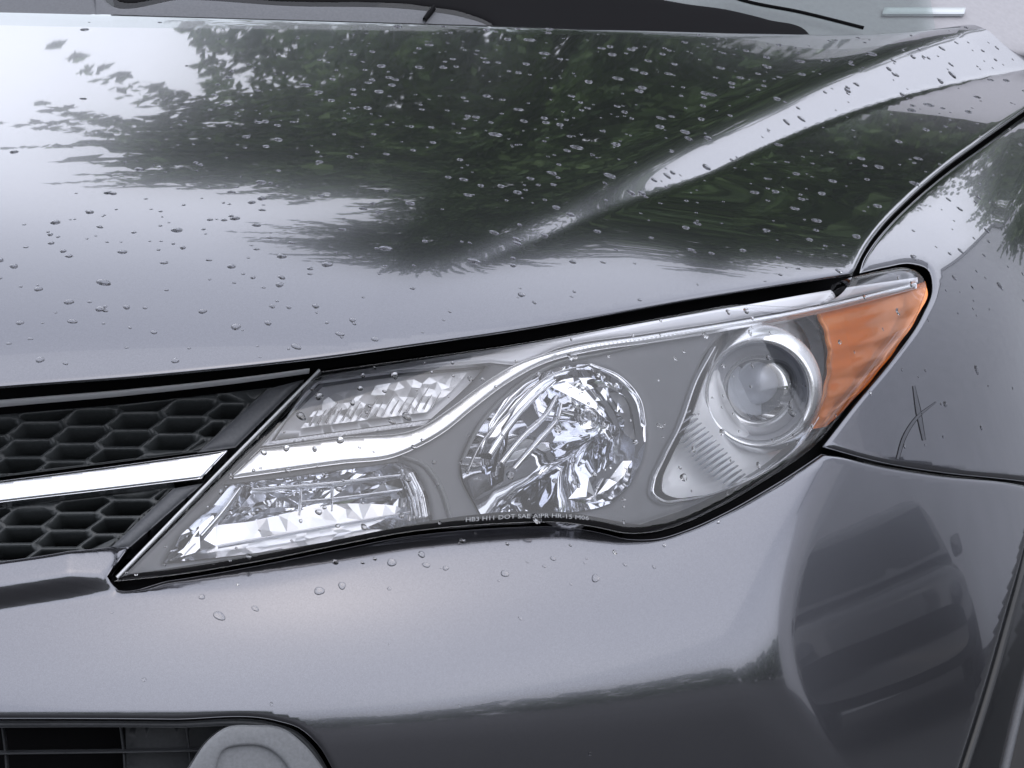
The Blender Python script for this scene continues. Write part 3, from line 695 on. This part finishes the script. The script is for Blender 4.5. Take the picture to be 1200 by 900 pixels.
# a wood on the horizon all round the car park, seen only as a dark band low in the paint
def treeline():
    r = np.random.default_rng(3); cl = []
    for k in range(1900):
        a = r.uniform(math.radians(72), math.radians(290)); d = r.uniform(44, 52)     # clockwise from straight behind
        h = 5.0 + 0.6*math.sin(a*7) + 0.4*math.sin(a*17+1)
        cl.append(((math.sin(a)*d, math.cos(a)*d, r.uniform(0.6, h)), r.uniform(0.8, 1.3)))
    o = leaves('treeline', cl, 40, 0.38, None, 9)
    tag(o, 'far dark wood along the edge of the car park', 'trees', None, 'stuff')
treeline()

def neighbour():
    """a black car parked across the way, facing this one; only its mirror image shows"""
    c = empty('black_car', None, (10.0, 6.2, 0)); tag(c, 'black car parked across the way, mirrored in the bumper corner', 'car')
    bl = simple('black_paint', (0.012, 0.013, 0.016), 0.3, coat=1.0)
    gl = simple('dark_window', (0.01, 0.012, 0.014), 0.05)
    secs = [(-2.2, .72, .35, .70), (-2.1, .86, .28, .86), (-1.6, .91, .25, .96), (-0.9, .92, .25, 1.04), (0.6, .93, .25, 1.02), (1.8, .92, .25, 1.02), (2.2, .84, .35, .95)]
    def loft(name, S, m, par, k=20, p=4.0):
        V = []; F = []
        for (x, hw, z0, z1) in S:
            for i in range(k):
                a = 2*math.pi*i/k; ca, sa = math.cos(a), math.sin(a)
                V.append((x, hw*math.copysign(abs(ca)**(2/p), ca), (z0+z1)/2 + (z1-z0)/2*math.copysign(abs(sa)**(2/p), sa)))
        n = len(S)
        for j in range(n-1):
            for i in range(k): l = (i+1) % k; F.append((j*k+i, j*k+l, (j+1)*k+l, (j+1)*k+i))
        F += [tuple(range(k)), tuple((n-1)*k+i for i in range(k))]
        return link(name, V, F, m, par)
    loft('body', secs, bl, c)
    loft('cabin', [(-0.95, .80, .9, 1.06), (-0.2, .72, .9, 1.52), (0.3, .70, .9, 1.64), (1.6, .69, .9, 1.62), (2.1, .74, .9, 1.05)], bl, c)
    link('windscreen', [(-0.90, -.68, 1.09), (-0.90, .68, 1.09), (-0.24, .58, 1.50), (-0.24, -.58, 1.50)], [(0, 1, 2, 3)], gl, c)
    for s in (-1, 1):
        lathe('headlight', [(0, .05), (.08, .04), (.11, 0), (.11, -.05)], (-2.12, s*.66, .72), (-1, 0, 0), GREYPL, c, 20)
        loft('mirror', [(-0.62, .02, 1.0, 1.06), (-0.58, .1, .98, 1.14), (-0.5, .1, .98, 1.14)], bl, c).location = (0, s*.98, 0)
        for x in (-1.4, 1.4): lathe('wheel', [(.2, .1), (.32, .11), (.345, .08), (.345, -.08), (.2, -.1)], (x, s*.82, .345), (0, 1, 0), RUBBER, c, 32)
    c.rotation_euler = (0, 0, math.atan2(6.2-.4, 10.0-.8))
neighbour()

# ================================================================ raindrops
def drop_mesh(seed):
    r = np.random.default_rng(seed); K, RN = 14, 5; V = []; F = []
    ph = r.uniform(0, 6.28, 3); el = r.uniform(1.0, 1.5)
    for j in range(RN):
        t = j/RN*math.pi/2; rad, h = math.cos(t)**0.8, math.sin(t)*0.40
        for i in range(K):
            a = 2*math.pi*i/K; w = 1 + 0.10*math.sin(2*a+ph[0]) + 0.06*math.sin(3*a+ph[1])
            V.append((rad*w*math.cos(a)*el, rad*w*math.sin(a), h - 0.06))
    V.append((0, 0, 0.34)); top = len(V)-1
    for j in range(RN-1):
        for i in range(K): l = (i+1) % K; F.append((j*K+i, j*K+l, (j+1)*K+l, (j+1)*K+i))
    for i in range(K): F.append(((RN-1)*K+i, (RN-1)*K+(i+1) % K, top))
    F.append(tuple(range(K))[::-1])
    me = bpy.data.meshes.new('raindrop'); me.from_pydata(V, [], F); me.update(); me.materials.append(WATER)
    me.polygons.foreach_set('use_smooth', [True]*len(me.polygons))
    return me, V, F
DM = [drop_mesh(k) for k in range(6)]
def scatter(poly, n, F, dens, rmin, rmax, seed, level=0.0, where='', clip=None):
    r = np.random.default_rng(seed); P = smooth(poly, True, 8); out = []
    lo, hi = np.maximum(P.min(0), -20), np.minimum(P.max(0), [1220, 920])
    while len(out) < n:
        q = r.uniform(lo, hi, (400, 2)); ok = inside(q, P); q = q[ok]
        if clip is not None: q = q[inside(q, clip)]
        if clip is not None: q = q[edge_dist(q, clip) > 5]
        q = q[edge_dist(q, P) > 3]; q = q[r.uniform(0, 1, len(q)) < dens(q)]
        out += list(q)
    out = np.array(out[:n]); p3, miss = cast(out, F, level); nr = -grad(p3, F)
    u = r.uniform(0, 1, n); rad = rmin + (rmax-rmin)*u**2.6
    return [(p3[i], nr[i], rad[i], where) for i in range(n) if not miss[i]]
def dens_hood(q):
    x, y = q[:, 0], q[:, 1]
    d = np.interp(y, [0, 60, 120, 200, 260, 330, 430], [1.0, 0.9, 0.7, 0.5, 0.25, 0.12, 0.05])
    left = np.clip((x - np.interp(y, [0, 60, 100, 180, 240, 300], [300, 280, 180, 130, 0, -100]))/120, 0.05, 1)
    return d*left
items = scatter(HOOD, 740, F_hood, dens_hood, 0.0011, 0.0042, 21, 0.0, 'hood')
items += scatter([(0, 250), (480, 330), (980, 290), (990, 318), (600, 380), (370, 412), (0, 446)], 90, F_hood, lambda q: np.interp(q[:, 1], [250, 446], [1, 0.35]), 0.0010, 0.0032, 26, 0.0, 'hood', smooth(HOOD, True, 8))
items += scatter(FEND, 64, F_fend, lambda q: np.interp(q[:, 1], [100, 300, 520], [1, 0.5, 0.12]), 0.001, 0.003, 22, 0.0, 'fender')
items += scatter(LENSP, 170, F_lamp, lambda q: np.ones(len(q)), 0.0009, 0.0033, 23, -0.001, 'headlight lens')
items += scatter([(200, 690, 1), (300, 672), (480, 634), (650, 618), (740, 640), (850, 610), (880, 640), (740, 680), (400, 700), (200, 712)], 34, F_bump, lambda q: np.ones(len(q)), 0.0009, 0.0036, 24, -0.0, 'bumper')
items += scatter([(0, 740), (900, 640), (900, 740), (0, 820)], 12, F_bump, lambda q: np.ones(len(q)), 0.0007, 0.0016, 25, 0.0, 'bumper')
items.sort(key=lambda i: -i[2])
def frame(p, n, spin):
    a = np.cross(n, [0, 1.0, 0.1]); a /= np.linalg.norm(a); b = np.cross(n, a)
    a, b = a*math.cos(spin)+b*math.sin(spin), -a*math.sin(spin)+b*math.cos(spin)
    return np.stack([a, b, n], 1)
LAB = {'hood': 'clear raindrop beaded on the mirror-dark raised middle of the hood', 'hood_front': 'clear raindrop on the pale front slope of the hood above the grille',
       'shoulder': 'clear raindrop on the outer hood shoulder between crease and fender gap', 'fender': 'clear raindrop clinging to the grey front fender',
       'headlight lens': 'clear raindrop on the headlight lens', 'bumper': 'clear raindrop on the grey bumper below the headlight'}
WHERE = {'hood': 'raised middle of the hood', 'hood_front': 'front slope of the hood', 'shoulder': 'outer hood shoulder'}
def zone(p, w):
    if w != 'hood': return w
    if p[0] > np.polyval(CREASE, p[1]): return 'shoulder'
    return 'hood_front' if p[1] < 0.42 else 'hood'
items = [(p, n, r_, zone(p, w)) for p, n, r_, w in items]
rest = {}
rr = np.random.default_rng(77)
for k, (p, n, rad, where) in enumerate(items):
    A = frame(p, n, rr.uniform(-0.5, 0.5)); me, V, F = DM[int(rr.integers(6))]
    if k < 300:
        o = bpy.data.objects.new('raindrop', me); COL.objects.link(o)
        Mx = Matrix.Identity(4)
        for i in range(3):
            for j in range(3): Mx[i][j] = A[i, j]*rad
            Mx[i][3] = p[i]
        o.matrix_world = Mx
        tag(o, LAB[where], 'raindrop', 'raindrops on the ' + WHERE.get(where, where))
    else:
        vv, ff = rest.setdefault(where, ([], []))
        b = len(vv); vv += list(p + (np.array(V)*rad)@A.T); ff += [tuple(b+i for i in f) for f in F]
for where, (vv, ff) in rest.items():
    o = link('fine_raindrops', vv, ff, WATER); tag(o, 'fine spray of tiny raindrops over the ' + WHERE.get(where, where), 'raindrops', None, 'stuff')
